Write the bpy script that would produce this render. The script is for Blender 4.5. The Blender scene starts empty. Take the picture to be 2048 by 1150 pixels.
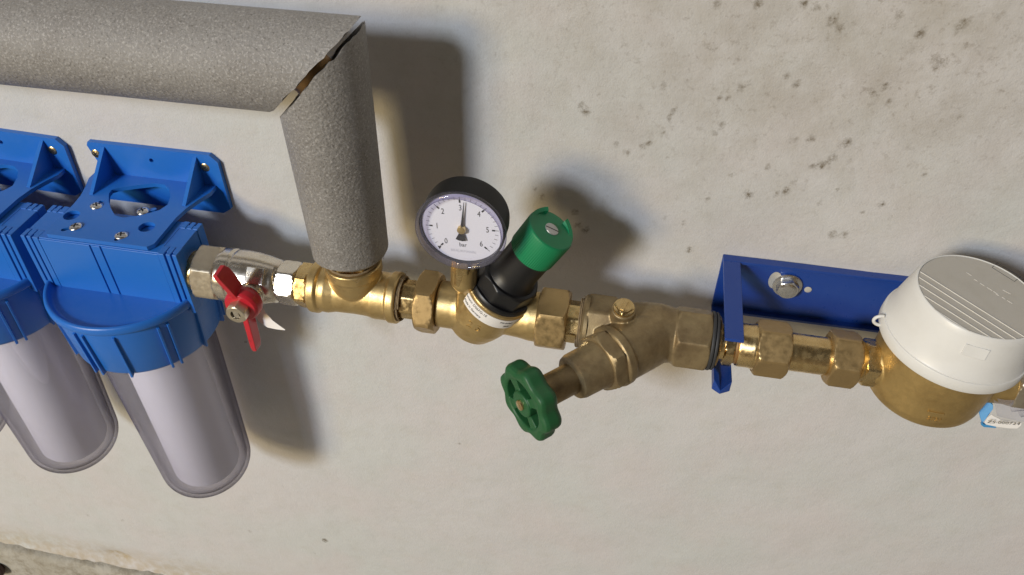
import bpy, bmesh, math, random
import numpy as np
from mathutils import Matrix, Vector
random.seed(7)
PI = math.pi
U = 0.001                       # all modelling numbers are millimetres
sc = bpy.context.scene
col = sc.collection

# ------------------------------------------------------------------ camera
FPX, YAW, PIT, ROL = 1570.0, math.radians(-10.4), math.radians(41.3), math.radians(-0.45)
CAM = Vector((0, -570, 0))
Fw = Vector((math.sin(YAW)*math.cos(PIT), math.cos(YAW)*math.cos(PIT), -math.sin(PIT)))
Rt = Vector((math.cos(YAW), -math.sin(YAW), 0))
Dn = Fw.cross(Rt)
R2 = Rt*math.cos(ROL) + Dn*math.sin(ROL)
D2 = -Rt*math.sin(ROL) + Dn*math.cos(ROL)
cd = bpy.data.cameras.new('camera'); cam = bpy.data.objects.new('camera', cd); col.objects.link(cam)
mw = Matrix.Identity(4)
for i in range(3):
    mw[i][0] = R2[i]; mw[i][1] = -D2[i]; mw[i][2] = -Fw[i]; mw[i][3] = CAM[i]*U
cam.matrix_world = mw
cd.sensor_width = 36; cd.lens = FPX/2048*36; cd.clip_start = 0.01; cd.clip_end = 60
sc.camera = cam
def ray(px, py): return R2*((px-1024)/FPX) + D2*((py-575)/FPX) + Fw
def at(px, py, y):
    r = ray(px, py); return CAM + r*((y-CAM.y)/r.y)
def atz(px, py, z):
    r = ray(px, py); return CAM + r*((z-CAM.z)/r.z)

# ------------------------------------------------------------------ light
sc.view_settings.view_transform = 'Standard'; sc.view_settings.look = 'None'
sc.view_settings.exposure = 0.0; sc.view_settings.gamma = 1.0
w = bpy.data.worlds.new('World'); sc.world = w; w.use_nodes = True
wn = w.node_tree; bgn = wn.nodes['Background']
tc = wn.nodes.new('ShaderNodeTexCoord'); sx = wn.nodes.new('ShaderNodeSeparateXYZ')
rp = wn.nodes.new('ShaderNodeValToRGB'); mr = wn.nodes.new('ShaderNodeMapRange')
wn.links.new(tc.outputs['Generated'], sx.inputs[0]); wn.links.new(sx.outputs['Z'], mr.inputs[0])
mr.inputs[1].default_value = -1; mr.inputs[2].default_value = 1
wn.links.new(mr.outputs[0], rp.inputs[0]); wn.links.new(rp.outputs[0], bgn.inputs[0])
rp.color_ramp.elements[0].color = (.34, .28, .22, 1); rp.color_ramp.elements[1].color = (.15, .135, .12, 1)
rp.color_ramp.elements[0].position = .35; rp.color_ramp.elements[1].position = .8
bgn.inputs[1].default_value = 0.55
def area(name, loc, tgt, sx_, sy_, power, colr):
    l = bpy.data.lights.new(name, 'AREA'); l.shape = 'RECTANGLE'; l.size = sx_; l.size_y = sy_
    l.energy = power; l.color = colr
    o = bpy.data.objects.new(name, l); col.objects.link(o)
    o.location = Vector(loc)*U
    o.rotation_euler = (Vector(tgt)-Vector(loc)).to_track_quat('-Z', 'Y').to_euler()
    return o
area('window_light', (-3060, -5040, 2585), (-60, 0, -460), .90, .90, 290, (.80, .89, 1.04))
area('room_lamp', (-3690, -5040, 1460), (-60, 0, -460), 1.25, 1.1, 188, (1.0, .78, .40))

# ------------------------------------------------------------------ materials
def mat(name, base, rough=.5, metal=0., bump=None, spots=None, spec=.5, coat=0., noise_rough=0.):
    m = bpy.data.materials.new(name); m.use_nodes = True
    nt = m.node_tree; b = nt.nodes['Principled BSDF']
    b.inputs['Base Color'].default_value = (*base, 1); b.inputs['Roughness'].default_value = rough
    b.inputs['Metallic'].default_value = metal; b.inputs['Specular IOR Level'].default_value = spec
    if coat: b.inputs['Coat Weight'].default_value = coat; b.inputs['Coat Roughness'].default_value = .15
    t = nt.nodes.new('ShaderNodeTexCoord'); geo = nt.nodes.new('ShaderNodeNewGeometry')
    def noise(scale, detail=4, rgh=.6):
        n = nt.nodes.new('ShaderNodeTexNoise'); n.inputs['Scale'].default_value = scale
        n.inputs['Detail'].default_value = detail; n.inputs['Roughness'].default_value = rgh
        nt.links.new(geo.outputs['Position'], n.inputs['Vector']); return n
    if bump:
        prev = None
        for sc_, st, ds in bump:
            n = noise(sc_); bp = nt.nodes.new('ShaderNodeBump'); bp.inputs['Strength'].default_value = st
            bp.inputs['Distance'].default_value = ds*U
            nt.links.new(n.outputs['Fac'], bp.inputs['Height'])
            if prev: nt.links.new(prev.outputs[0], bp.inputs['Normal'])
            prev = bp
        nt.links.new(prev.outputs[0], b.inputs['Normal'])
    if spots:     # [(scale, lo, hi, colour, amount)] irregular tone patches
        cur = None
        for sc_, lo, hi, c2, amt in spots:
            n = noise(sc_, 6, .65); mp = nt.nodes.new('ShaderNodeMapRange')
            mp.inputs[1].default_value = lo; mp.inputs[2].default_value = hi; mp.inputs[4].default_value = amt
            nt.links.new(n.outputs['Fac'], mp.inputs[0])
            mx = nt.nodes.new('ShaderNodeMix'); mx.data_type = 'RGBA'
            nt.links.new(mp.outputs[0], mx.inputs[0])
            if cur: nt.links.new(cur.outputs[2], mx.inputs[6])
            else: mx.inputs[6].default_value = (*base, 1)
            mx.inputs[7].default_value = (*c2, 1); cur = mx
        nt.links.new(cur.outputs[2], b.inputs['Base Color'])
    if noise_rough:
        n = noise(220, 5); mp = nt.nodes.new('ShaderNodeMapRange')
        mp.inputs[1].default_value = .3; mp.inputs[2].default_value = .7
        mp.inputs[3].default_value = max(.03, rough-noise_rough); mp.inputs[4].default_value = rough+noise_rough
        nt.links.new(n.outputs['Fac'], mp.inputs[0]); nt.links.new(mp.outputs[0], b.inputs['Roughness'])
    return m
M = {}
M['cast_brass'] = mat('cast_brass', (.62, .46, .215), .42, .92, [(1500, .35, .25), (160, .15, .5)], [(60, .45, .75, (.40, .26, .10), .7), (400, .6, .8, (.25, .16, .07), .5)], noise_rough=.1)
M['brass'] = mat('brass', (.69, .52, .26), .27, 1, [(900, .12, .12), (60, .06, .5)], [(70, .45, .75, (.45, .29, .11), .75), (500, .62, .8, (.2, .12, .05), .5)], noise_rough=.12)
M['nut_brass'] = mat('nut_brass', (.44, .31, .145), .45, .82, [(1100, .25, .2)], [(30, .4, .7, (.36, .25, .115), .6), (600, .6, .75, (.16, .10, .05), .6)], noise_rough=.12)
M['bronze'] = mat('bronze', (.33, .25, .135), .5, .7, [(1300, .4, .25), (140, .2, .6)], [(50, .4, .7, (.17, .115, .06), .8), (700, .62, .8, (.42, .32, .18), .35)], noise_rough=.1)
M['meter_brass'] = mat('meter_brass', (.50, .35, .14), .48, .8, [(1300, .3, .2), (90, .2, .6)], [(40, .45, .7, (.34, .22, .08), .7)], noise_rough=.1)
M['nickel'] = mat('nickel', (.70, .65, .57), .26, 1, [(900, .05, .08)], [(90, .5, .75, (.42, .34, .25), .6)], noise_rough=.04)
M['nickel_matt'] = mat('nickel_matt', (.60, .54, .43), .38, .95, [(900, .15, .2)], [(60, .4, .7, (.45, .38, .29), .7)], noise_rough=.1)
M['steel'] = mat('steel', (.70, .70, .70), .28, 1, [(800, .15, .15)], noise_rough=.12)
M['steel_dull'] = mat('steel_dull', (.50, .50, .49), .4, .7, [(800, .15, .2)], noise_rough=.12)
M['yellow_zinc'] = mat('yellow_zinc', (.72, .56, .27), .3, 1)
M['dark'] = mat('dark', (.012, .012, .014), .6)
M['blue_plastic'] = mat('blue_plastic', (.015, .145, .54), .38, 0, [(1600, .12, .12), (50, .05, .5)], [(35, .4, .8, (.018, .15, .54), .8), (900, .66, .85, (.12, .24, .5), .45), (14, .5, .8, (.03, .16, .5), .5)], noise_rough=.06)
M['blue_steel'] = mat('blue_steel', (.011, .050, .26), .34, 0, [(700, .15, .15)], [(60, .5, .8, (.020, .06, .27), .7), (500, .66, .75, (.08, .10, .2), .5), (110, .69, .73, (.16, .10, .06), .7)], noise_rough=.08)
M['red_paint'] = mat('red_paint', (.50, .016, .028), .35, 0, [(900, .12, .2)], [(400, .66, .74, (.08, .01, .01), .7)])
M['green_knob'] = mat('green_knob', (.004, .20, .075), .42, 0, [(1600, .2, .15)], [(900, .66, .8, (.05, .3, .15), .4)])
M['green_wheel'] = mat('green_wheel', (.010, .088, .026), .5, 0, [(1500, .3, .15)], [(60, .4, .8, (.014, .070, .020), .7), (900, .66, .8, (.1, .2, .1), .4)])
M['black_plastic'] = mat('black_plastic', (.008, .008, .009), .42, 0, [(1500, .2, .12)], [(900, .68, .8, (.06, .06, .06), .35)])
M['black_case'] = mat('black_case', (.008, .008, .008), .55, 0, [(1300, .2, .15)], [(700, .66, .8, (.05, .045, .04), .4)], .35)
M['white_dial'] = mat('white_dial', (.80, .80, .86), .6)
M['print'] = mat('print', (.02, .02, .025), .6)
M['faint_print'] = mat('faint_print', (.56, .56, .62), .6)
M['cap_plastic'] = mat('cap_plastic', (.70, .69, .66), .38, 0, [(1200, .08, .1), (40, .08, .6)], [(30, .45, .75, (.64, .625, .585), .8), (1200, .7, .8, (.4, .37, .3), .4)])
M['lid_plastic'] = mat('lid_plastic', (.50, .47, .415), .5, 0, [(1500, .15, .15)], [(60, .45, .75, (.45, .42, .36), .8), (900, .66, .76, (.2, .17, .13), .6)])
M['lid_ridge'] = mat('lid_ridge', (.66, .63, .58), .45)
M['paper'] = mat('paper', (.78, .75, .72), .55, 0, [(400, .1, .3)])
M['hemp'] = mat('hemp', (.25, .18, .10), .9, 0, [(900, .9, .8)])
M['rubber'] = mat('rubber', (.03, .03, .032), .6)
M['copper'] = mat('copper', (.50, .30, .13), .45, .9, [(700, .2, .2)])
M['tag_blue'] = mat('tag_blue', (.05, .27, .56), .5, 0, [(900, .2, .3)])
M['cartridge'] = mat('cartridge', (.90, .905, .99), .8, 0, [(900, .2, .2)])
M['dark_lump'] = mat('dark_lump', (.05, .025, .02), .6, 0, [(300, .5, 1)])

def foam_mat():
    m = mat('foam', (.25, .237, .222), .44, 0, None, [(30, .4, .7, (.18, .165, .15), .7), (600, .52, .68, (.46, .44, .42), .8), (520, .56, .68, (.085, .075, .065), .8)])
    nt = m.node_tree; b = nt.nodes['Principled BSDF']; geo = nt.nodes.new('ShaderNodeNewGeometry')
    v = nt.nodes.new('ShaderNodeTexVoronoi'); v.inputs['Scale'].default_value = 380
    n = nt.nodes.new('ShaderNodeTexNoise'); n.inputs['Scale'].default_value = 430; n.inputs['Detail'].default_value = 7; n.inputs['Roughness'].default_value = .75; b.inputs['Specular IOR Level'].default_value = .7
    nt.links.new(geo.outputs['Position'], v.inputs['Vector']); nt.links.new(geo.outputs['Position'], n.inputs['Vector'])
    b1 = nt.nodes.new('ShaderNodeBump'); b1.inputs['Strength'].default_value = .4; b1.inputs['Distance'].default_value = .9*U
    b2 = nt.nodes.new('ShaderNodeBump'); b2.inputs['Strength'].default_value = .9; b2.inputs['Distance'].default_value = .9*U
    nt.links.new(v.outputs['Distance'], b1.inputs['Height']); nt.links.new(n.outputs['Fac'], b2.inputs['Height'])
    nt.links.new(b1.outputs[0], b2.inputs['Normal']); nt.links.new(b2.outputs[0], b.inputs['Normal'])
    return m
M['foam'] = foam_mat()

def clear_mat(name, tint, edge, rough=.06, base=.10, bend=0.0):
    # clear plastic: light passes straight through the thin wall, more wall is crossed near the rim
    m = bpy.data.materials.new(name); m.use_nodes = True; nt = m.node_tree
    for n in list(nt.nodes):
        if n.type != 'OUTPUT_MATERIAL': nt.nodes.remove(n)
    out = [n for n in nt.nodes if n.type == 'OUTPUT_MATERIAL'][0]
    tr = nt.nodes.new('ShaderNodeBsdfTransparent'); gl = nt.nodes.new('ShaderNodeBsdfGlossy')
    gl.inputs['Roughness'].default_value = rough
    df = nt.nodes.new('ShaderNodeBsdfDiffuse'); df.inputs['Color'].default_value = (.55, .54, .62, 1)
    lw = nt.nodes.new('ShaderNodeLayerWeight'); lw.inputs['Blend'].default_value = .27
    mx = nt.nodes.new('ShaderNodeMix'); mx.data_type = 'RGBA'
    mx.inputs[6].default_value = (*tint, 1); mx.inputs[7].default_value = (*edge, 1)
    p2 = nt.nodes.new('ShaderNodeMath'); p2.operation = 'POWER'; p2.inputs[1].default_value = 2.5; lw.inputs['Blend'].default_value = .5
    nt.links.new(lw.outputs['Facing'], p2.inputs[0]); nt.links.new(p2.outputs[0], mx.inputs[0]); nt.links.new(mx.outputs[2], tr.inputs['Color'])
    lf = nt.nodes.new('ShaderNodeLayerWeight'); lf.inputs['Blend'].default_value = .5
    pw = nt.nodes.new('ShaderNodeMath'); pw.operation = 'POWER'; pw.inputs[1].default_value = 4.0
    nt.links.new(lf.outputs['Facing'], pw.inputs[0])
    fr = nt.nodes.new('ShaderNodeMapRange'); fr.inputs[3].default_value = .035; fr.inputs[4].default_value = .38
    nt.links.new(pw.outputs[0], fr.inputs[0])
    rf = nt.nodes.new('ShaderNodeBsdfRefraction'); rf.inputs['IOR'].default_value = 1.46; rf.inputs['Roughness'].default_value = .02
    nt.links.new(mx.outputs[2], rf.inputs['Color'])
    p3 = nt.nodes.new('ShaderNodeMath'); p3.operation = 'MULTIPLY'; p3.use_clamp = True; p3.inputs[1].default_value = bend
    nt.links.new(lf.outputs['Facing'], p3.inputs[0])
    m0 = nt.nodes.new('ShaderNodeMixShader'); nt.links.new(p3.outputs[0], m0.inputs[0])
    nt.links.new(tr.outputs[0], m0.inputs[1]); nt.links.new(rf.outputs[0], m0.inputs[2])
    m1 = nt.nodes.new('ShaderNodeMixShader'); m1.inputs[0].default_value = base
    nt.links.new(m0.outputs[0], m1.inputs[1]); nt.links.new(df.outputs[0], m1.inputs[2])
    m2 = nt.nodes.new('ShaderNodeMixShader')
    nt.links.new(fr.outputs[0], m2.inputs[0]); nt.links.new(m1.outputs[0], m2.inputs[1]); nt.links.new(gl.outputs[0], m2.inputs[2])
    nt.links.new(m2.outputs[0], out.inputs['Surface'])
    return m
M['clear_bowl'] = clear_mat('clear_bowl', (.985, .98, 1.0), (.17, .15, .25), .04, .025, .38)
M['clear_lens'] = clear_mat('clear_lens', (.99, .99, 1.0), (.72, .70, .85), .03, .01)
M['clear_bezel'] = clear_mat('clear_bezel', (.85, .84, .93), (.28, .26, .46), .05, .08)
M['clear_sleeve'] = clear_mat('clear_sleeve', (.93, .93, .95), (.55, .55, .6), .12, .22)

# ------------------------------------------------------------------ mesh builder
def frame(o, z, xh):
    z = Vector(z).normalized(); x = Vector(xh); x = (x - z*x.dot(z)).normalized(); y = z.cross(x)
    m = Matrix.Identity(4)
    for i in range(3): m[i][0] = x[i]; m[i][1] = y[i]; m[i][2] = z[i]; m[i][3] = o[i]
    return m
class MB:
    def __init__(s): s.v = []; s.f = []; s.T = Matrix.Identity(4)
    def at(s, T): s.T = T; return s
    def add(s, vs, fs):
        n = len(s.v)
        s.v += [s.T @ Vector(v) for v in vs]; s.f += [tuple(i+n for i in f) for f in fs]; return s
    def rings(s, rings, cap0=True, cap1=True, loop=False):
        n = len(rings[0]); vs = [p for r in rings for p in r]; fs = []
        k = len(rings)
        for i in range(k if loop else k-1):
            a, b = i*n, ((i+1) % k)*n
            for j in range(n): fs.append((a+j, a+(j+1) % n, b+(j+1) % n, b+j))
        if not loop:
            if cap0: fs.append(tuple(range(n-1, -1, -1)))
            if cap1: fs.append(tuple(range((k-1)*n, k*n)))
        return s.add(vs, fs)
    def lathe(s, prof, seg=48, closed=False):
        rs = [[(max(r, .02)*math.cos(2*PI*j/seg), max(r, .02)*math.sin(2*PI*j/seg), z) for j in range(seg)] for r, z in prof]
        return s.rings(rs, loop=closed)
    def cyl(s, r, z0, z1, ch=.6, seg=40, r1=None):
        r1 = r if r1 is None else r1
        return s.lathe([(r-ch, z0), (r-.3*ch, z0+.3*ch), (r, z0+ch), (r1, z1-ch), (r1-.3*ch, z1-.3*ch), (r1-ch, z1)], seg)
    def nut(s, corner, z0, z1, phase=0., ch=1.0, n=6, bore=0, seg=96, cone=1.75):
        ap = corner*math.cos(PI/n); L = z1-z0; d = (corner-ap)*1.0
        st = [0, .04*d, .12*d+.2, .3*d+.4, .6*d+.8, d+1.4, L/2]
        st = [t for t in st if t <= L/2+1e-6]
        zs = [z0+t for t in st] + [z1-t for t in reversed(st[:-1])]
        rs = []
        for z in zs:
            e = min(z-z0, z1-z); rc = ap*.985 + cone*e*ch if e < 1e9 else 1e9
            ring = []
            for j in range(seg):
                th = 2*PI*j/seg; a = (th-phase) % (2*PI/n) - PI/n
                r = min(ap/math.cos(a), rc, corner-.35)
                ring.append((r*math.cos(th), r*math.sin(th), z))
            rs.append(ring)
        if bore:
            rs = [[(bore*math.cos(2*PI*j/seg), bore*math.sin(2*PI*j/seg), z0) for j in range(seg)]] + rs + [[(bore*math.cos(2*PI*j/seg), bore*math.sin(2*PI*j/seg), z1) for j in range(seg)]]
            return s.rings(rs, loop=True)
        return s.rings(rs)
    def box(s, x0, x1, y0, y1, z0, z1):
        return s.rings([[(x0, y0, z0), (x1, y0, z0), (x1, y1, z0), (x0, y1, z0)], [(x0, y0, z1), (x1, y0, z1), (x1, y1, z1), (x0, y1, z1)]])
    def prism(s, pts, z0, z1):
        return s.rings([[(x, y, z0) for x, y in pts], [(x, y, z1) for x, y in pts]])
    def tube(s, path, r, seg=10):
        P = [Vector(p) for p in path]; rs = []; xh = Vector((.3, .5, .81))
        for i, p in enumerate(P):
            d = (P[min(i+1, len(P)-1)]-P[max(i-1, 0)]).normalized()
            x = (xh-d*xh.dot(d)).normalized(); y = d.cross(x); xh = x
            rr = r[i] if isinstance(r, (list, tuple)) else r
            rs.append([p + x*rr*math.cos(2*PI*j/seg) + y*rr*math.sin(2*PI*j/seg) for j in range(seg)])
        return s.rings(rs)
    def sphere(s, c, r, sx_=1, sy_=1, sz_=1, seg=32, n=18):
        rs = []
        for i in range(n+1):
            a = -PI/2 + PI*i/n; q = max(math.cos(a), .003)
            rs.append([(c[0]+r*sx_*q*math.cos(2*PI*j/seg), c[1]+r*sy_*q*math.sin(2*PI*j/seg), c[2]+r*sz_*math.sin(a)) for j in range(seg)])
        return s.rings(rs)
    def extend(s, mesh, T):
        n = len(s.v); s.v += [T @ v.co for v in mesh.vertices]; s.f += [tuple(i+n for i in p.vertices) for p in mesh.polygons]; return s
    def build(s, name, m, parent=None, smooth=32, bevel=0, voxel=0, relax=0, seg=2):
        me = bpy.data.meshes.new(name); off = Vector(parent['org']) if parent is not None else Vector((0, 0, 0))
        me.from_pydata([(v-off)*U for v in s.v], [], s.f); me.update()
        bm = bmesh.new(); bm.from_mesh(me); bmesh.ops.recalc_face_normals(bm, faces=bm.faces); bm.to_mesh(me); bm.free()
        me.materials.append(M[m] if isinstance(m, str) else m)
        if smooth: me.shade_smooth(); me.set_sharp_from_angle(angle=math.radians(smooth))
        o = bpy.data.objects.new(name, me); col.objects.link(o)
        if parent is not None: o.parent = parent; o['org'] = list(off)
        if voxel:
            a = o.modifiers.new('fuse', 'REMESH'); a.mode = 'VOXEL'; a.voxel_size = voxel*U; a.use_smooth_shade = True
            if relax: b = o.modifiers.new('soften', 'SMOOTH'); b.factor = .5; b.iterations = relax
        if bevel:
            b = o.modifiers.new('edge', 'BEVEL'); b.width = bevel*U; b.segments = seg; b.limit_method = 'ANGLE'; b.angle_limit = math.radians(35); b.harden_normals = True
        return o
def thing(name, label, cat, org, group=None):
    o = bpy.data.objects.new(name, None); col.objects.link(o); o.location = Vector(org)*U
    o['org'] = list(org); o['label'] = label; o['category'] = cat; o.empty_display_size = .01
    if group: o['group'] = group
    return o
def tag(o, label, cat, group=None):
    o['label'] = label; o['category'] = cat
    if group: o['group'] = group
    return o
def text_mb(body, size, T, depth=.15, mb=None, align='CENTER', sx_=1.0, bend=None):
    cu = bpy.data.curves.new('t', 'FONT'); cu.body = body; cu.size = size; cu.align_x = align; cu.align_y = 'CENTER'
    cu.extrude = depth; cu.resolution_u = 3
    o = bpy.data.objects.new('t', cu); col.objects.link(o)
    dg = bpy.context.evaluated_depsgraph_get(); me = bpy.data.meshes.new_from_object(o.evaluated_get(dg))
    mb = mb or MB(); S = Matrix.Diagonal((sx_, 1, 1, 1))
    if bend:
        n = len(mb.v); mb.v += [bend(Vector((v.co.x*sx_, v.co.y, v.co.z))) for v in me.vertices]; mb.f += [tuple(i+n for i in p.vertices) for p in me.polygons]
    else: mb.extend(me, T @ S)
    bpy.data.objects.remove(o); bpy.data.curves.remove(cu); bpy.data.meshes.remove(me)
    return mb
def plate_mb(loops, T, th, mb=None):
    """flat plate with holes: loops of 2-D points, first one the outline"""
    cu = bpy.data.curves.new('p', 'CURVE'); cu.dimensions = '2D'; cu.fill_mode = 'BOTH'; cu.extrude = th/2
    for lp in loops:
        sp = cu.splines.new('POLY'); sp.points.add(len(lp)-1); sp.use_cyclic_u = True
        for i, p in enumerate(lp): sp.points[i].co = (p[0], p[1], 0, 1)
    o = bpy.data.objects.new('p', cu); col.objects.link(o)
    dg = bpy.context.evaluated_depsgraph_get(); me = bpy.data.meshes.new_from_object(o.evaluated_get(dg))
    bm = bmesh.new(); bm.from_mesh(me); bmesh.ops.remove_doubles(bm, verts=bm.verts, dist=.001); bm.to_mesh(me); bm.free()
    mb = mb or MB(); mb.extend(me, T)
    bpy.data.objects.remove(o); bpy.data.curves.remove(cu); bpy.data.meshes.remove(me)
    return mb
def circ(cx, cy, r, n=32, ry=None):
    ry = r if ry is None else ry
    return [(cx+r*math.cos(2*PI*i/n), cy+ry*math.sin(2*PI*i/n)) for i in range(n)]

# ------------------------------------------------------------------ wall
SPOTS = [(318,415,9),(345,437,8),(330,432,8),(385,368,5),(455,565,6),(495,595,7),(655,615,4),(635,525,5),(640,320,7),(640,340,6),(535,240,7),(490,180,7),(905,685,5),(1045,655,5),(985,620,4),(945,625,4),(1225,650,7),(1255,650,7),(1300,620,8),(1280,635,6),(1355,560,8),(1325,570,5),(1215,548,7),(1160,550,5),(1185,556,5),(1440,355,7),(1465,365,8),(1505,340,7),(1450,410,6),(1520,395,5),(860,385,6),(890,385,6),(940,345,7),(975,325,6),(900,300,6),(1120,298,8),(1160,330,7),(1320,745,5),(1250,795,6),(1300,915,8),(1350,915,7),(1325,922,5),(1490,800,6),(1725,240,11),(1690,230,9),(1710,265,8),(680,430,7),(660,460,5),(295,830,6),(305,880,8),(335,900,6),(640,850,5),(720,870,5),(740,975,6),(1820,180,7),(1660,685,5),(1780,100,9),(1810,90,9),(1300,80,10),(1330,110,9),(1190,10,9),(850,15,9),(1010,15,9),(1235,35,7),(165,770,6),(135,735,5),(560,570,6),(590,560,5),(805,180,6),(835,190,6),(1075,420,5),(870,490,7),(840,520,6),(970,760,8),(1120,745,8),(1080,760,7),(1150,715,5),(810,780,5),(1395,300,5),(1800,455,6),(1415,830,5),(1525,850,5),(1145,840,5),(1875,540,4),(1915,230,6),(1600,200,8),(1560,60,9),(1640,130,9)]
SPOTS = [(1000+a/1.954, b/1.954, c/1.954*1.15) for a, b, c in SPOTS]
EXTRA = [(992,108,3.5,.9),(650,1080,5,1.5),(843,520,5,.5),(838,540,4,.5),(765,510,4,.7),(918,887,4,.7),(640,655,6,.4),(500,1062,6,.5),(245,1040,6,.4),(175,1030,8,.35),(320,1040,5,.4),(630,1105,4,.5),(1270,895,4,.3),(1385,900,4,.3),(1590,900,4,.3),(1640,780,4,.4),(60,1010,3,.5),(295,985,4,.4),(1560,1010,4,.3),(473,352,2.5,.7),(135,210,3,.3)]
def vnoise(x, z, s, seed):
    rng = np.random.default_rng(seed); g = rng.random((257, 257))
    u = (x/s) % 256; v = (z/s) % 256; i = u.astype(int); j = v.astype(int); fu = u-i; fv = v-j
    fu = fu*fu*(3-2*fu); fv = fv*fv*(3-2*fv)
    return (g[i, j]*(1-fu)+g[i+1, j]*fu)*(1-fv) + (g[i, j+1]*(1-fu)+g[i+1, j+1]*fu)*fv
def build_wall():
    xs = np.concatenate([np.arange(-3600, -1150, 70), np.arange(-1150, 640, 3.2), np.arange(640, 3000, 70)])
    zs = np.concatenate([np.arange(-1260.8, 330, 3.2), np.arange(330, 2300, 70)])
    X, Z = np.meshgrid(xs, zs, indexing='ij')
    h = (vnoise(X+5000, Z+5000, 90, 1)-.5)*2.2 + (vnoise(X+5000, Z+5000, 28, 2)-.5)*.9 + (vnoise(X+5000, Z+5000, 9, 3)-.5)*.28
    rough = np.clip((X-60)/260, 0, 1)*np.clip((Z+430)/260, 0, 1)      # rougher plaster upper right
    rid = 1-np.abs(vnoise(X+5000+14*vnoise(X+5000, Z+5000, 15, 8), Z+5000, 17, 5)-.5)*14
    h += rough*np.clip(rid, 0, 1)*.45 + rough*(vnoise(X+5000, Z+5000, 6.5, 6)-.5)*.6
    st = np.zeros_like(X); near = (X > -1200) & (X < 700) & (Z < 400)
    def spot(px, py, r, a):
        c = at(px, py, 0); rr = r*c_scale(c)
        d = np.hypot(X-c.x, (Z-c.z)*.82) ; return a*np.exp(-(d/rr)**2)
    def c_scale(c):
        return (c-CAM).dot(Fw)/FPX
    for a, b, r in SPOTS: st[:] = np.maximum(st, spot(a, b, r*1.9, random.uniform(.5, 1.0)))
    for a, b, r, k in EXTRA: st[:] = np.maximum(st, spot(a, b, r, k))
    c = at(1700, 40, 0); haze = np.exp(-((X-c.x)/280)**2 - ((Z-c.z)/150)**2)
    c = at(1500, 210, 0); haze = np.maximum(haze, .55*np.exp(-((X-c.x)/200)**2 - ((Z-c.z)/150)**2))
    c = at(236, 1112, 0); tan = 1.3*np.exp(-((X-c.x)/30)**2 - ((Z-c.z)/15)**2)
    low = np.clip((-1190-Z)/70, 0, 1)*np.clip((-X-350)/300, 0, 1)
    h -= 6*np.exp(-((X-c.x)/30)**2 - ((Z-c.z)/16)**2)
    # the wall foot breaks off in a worn edge
    y = -h
    rag = (vnoise(X+5000, Z*0+50, 46, 11)-.5)*11 + (vnoise(X+5000, Z*0+50, 13, 12)-.5)*6
    wgt = np.clip((-1215-Z)/45, 0, 1); Z = Z + rag*wgt; y = y - 5*np.clip((-1236-Z)/26, 0, 1)**2
    n, k = X.shape
    me = bpy.data.meshes.new('wall')
    co = np.stack([X, y, Z], -1).reshape(-1, 3)*U
    idx = np.arange(n*k).reshape(n, k)
    q = np.stack([idx[:-1, :-1], idx[1:, :-1], idx[1:, 1:], idx[:-1, 1:]], -1).reshape(-1, 4)
    me.vertices.add(n*k); me.vertices.foreach_set('co', co.ravel().astype(np.float32))
    me.loops.add(q.size); me.loops.foreach_set('vertex_index', q.ravel().astype(np.int32))
    me.polygons.add(len(q)); me.polygons.foreach_set('loop_start', (np.arange(len(q))*4).astype(np.int32))
    me.update(calc_edges=True); me.validate(); me.shade_smooth()
    for nm, arr in (('stain', st), ('grime_tone', haze), ('tan', np.maximum(tan, low*.8)), ('rough', rough)):
        a = me.attributes.new(nm, 'FLOAT', 'POINT'); a.data.foreach_set('value', arr.ravel().astype(np.float32))
    m = mat('plaster', (.60, .565, .51), .82, 0); nt = m.node_tree; b = nt.nodes['Principled BSDF']
    b.inputs['Specular IOR Level'].default_value = .25
    geo = nt.nodes.new('ShaderNodeNewGeometry'); L = nt.links.new
    def N(s, d=5, r=.6, dist=0):
        n_ = nt.nodes.new('ShaderNodeTexNoise'); n_.inputs['Scale'].default_value = s; n_.inputs['Detail'].default_value = d
        n_.inputs['Roughness'].default_value = r; n_.inputs['Distortion'].default_value = dist; L(geo.outputs['Position'], n_.inputs['Vector']); return n_.outputs['Fac']
    def MR(x, a, b_, c_=0., d=1.):
        q_ = nt.nodes.new('ShaderNodeMapRange'); L(x, q_.inputs[0])
        for i, v in ((1, a), (2, b_), (3, c_), (4, d)): q_.inputs[i].default_value = v
        return q_.outputs[0]
    def MATH(op, a, b_):
        q_ = nt.nodes.new('ShaderNodeMath'); q_.operation = op
        for i, v in enumerate((a, b_)):
            if isinstance(v, (int, float)): q_.inputs[i].default_value = v
            else: L(v, q_.inputs[i])
        return q_.outputs[0]
    def MIX(f, a, c2):
        q_ = nt.nodes.new('ShaderNodeMix'); q_.data_type = 'RGBA'; L(f, q_.inputs[0])
        if isinstance(a, tuple): q_.inputs[6].default_value = (*a, 1)
        else: L(a, q_.inputs[6])
        q_.inputs[7].default_value = (*c2, 1); return q_.outputs[2]
    def AT(nm):
        a = nt.nodes.new('ShaderNodeAttribute'); a.attribute_name = nm; return a.outputs['Fac']
    c1 = MIX(MR(N(5, 4), .4, .62), (.575, .560, .555), (.555, .56, .545))
    c1 = MIX(MR(N(9, 5), .45, .7, 0, .7), c1, (.585, .54, .53))
    c1 = MIX(MR(N(40, 6), .5, .75, 0, .35), c1, (.50, .475, .43))
    c1 = MIX(MR(N(420, 4), .55, .75, 0, .22), c1, (.42, .39, .34))
    c1 = MIX(MATH('MULTIPLY', MR(N(26, 7, .7), .40, .68), MATH('MULTIPLY', AT('grime_tone'), .62)), c1, (.33, .29, .235))
    c1 = MIX(MATH('MULTIPLY', AT('grime_tone'), .38), c1, (.40, .37, .32))  # besides the grime, one even darker tone over the upper right area
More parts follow.
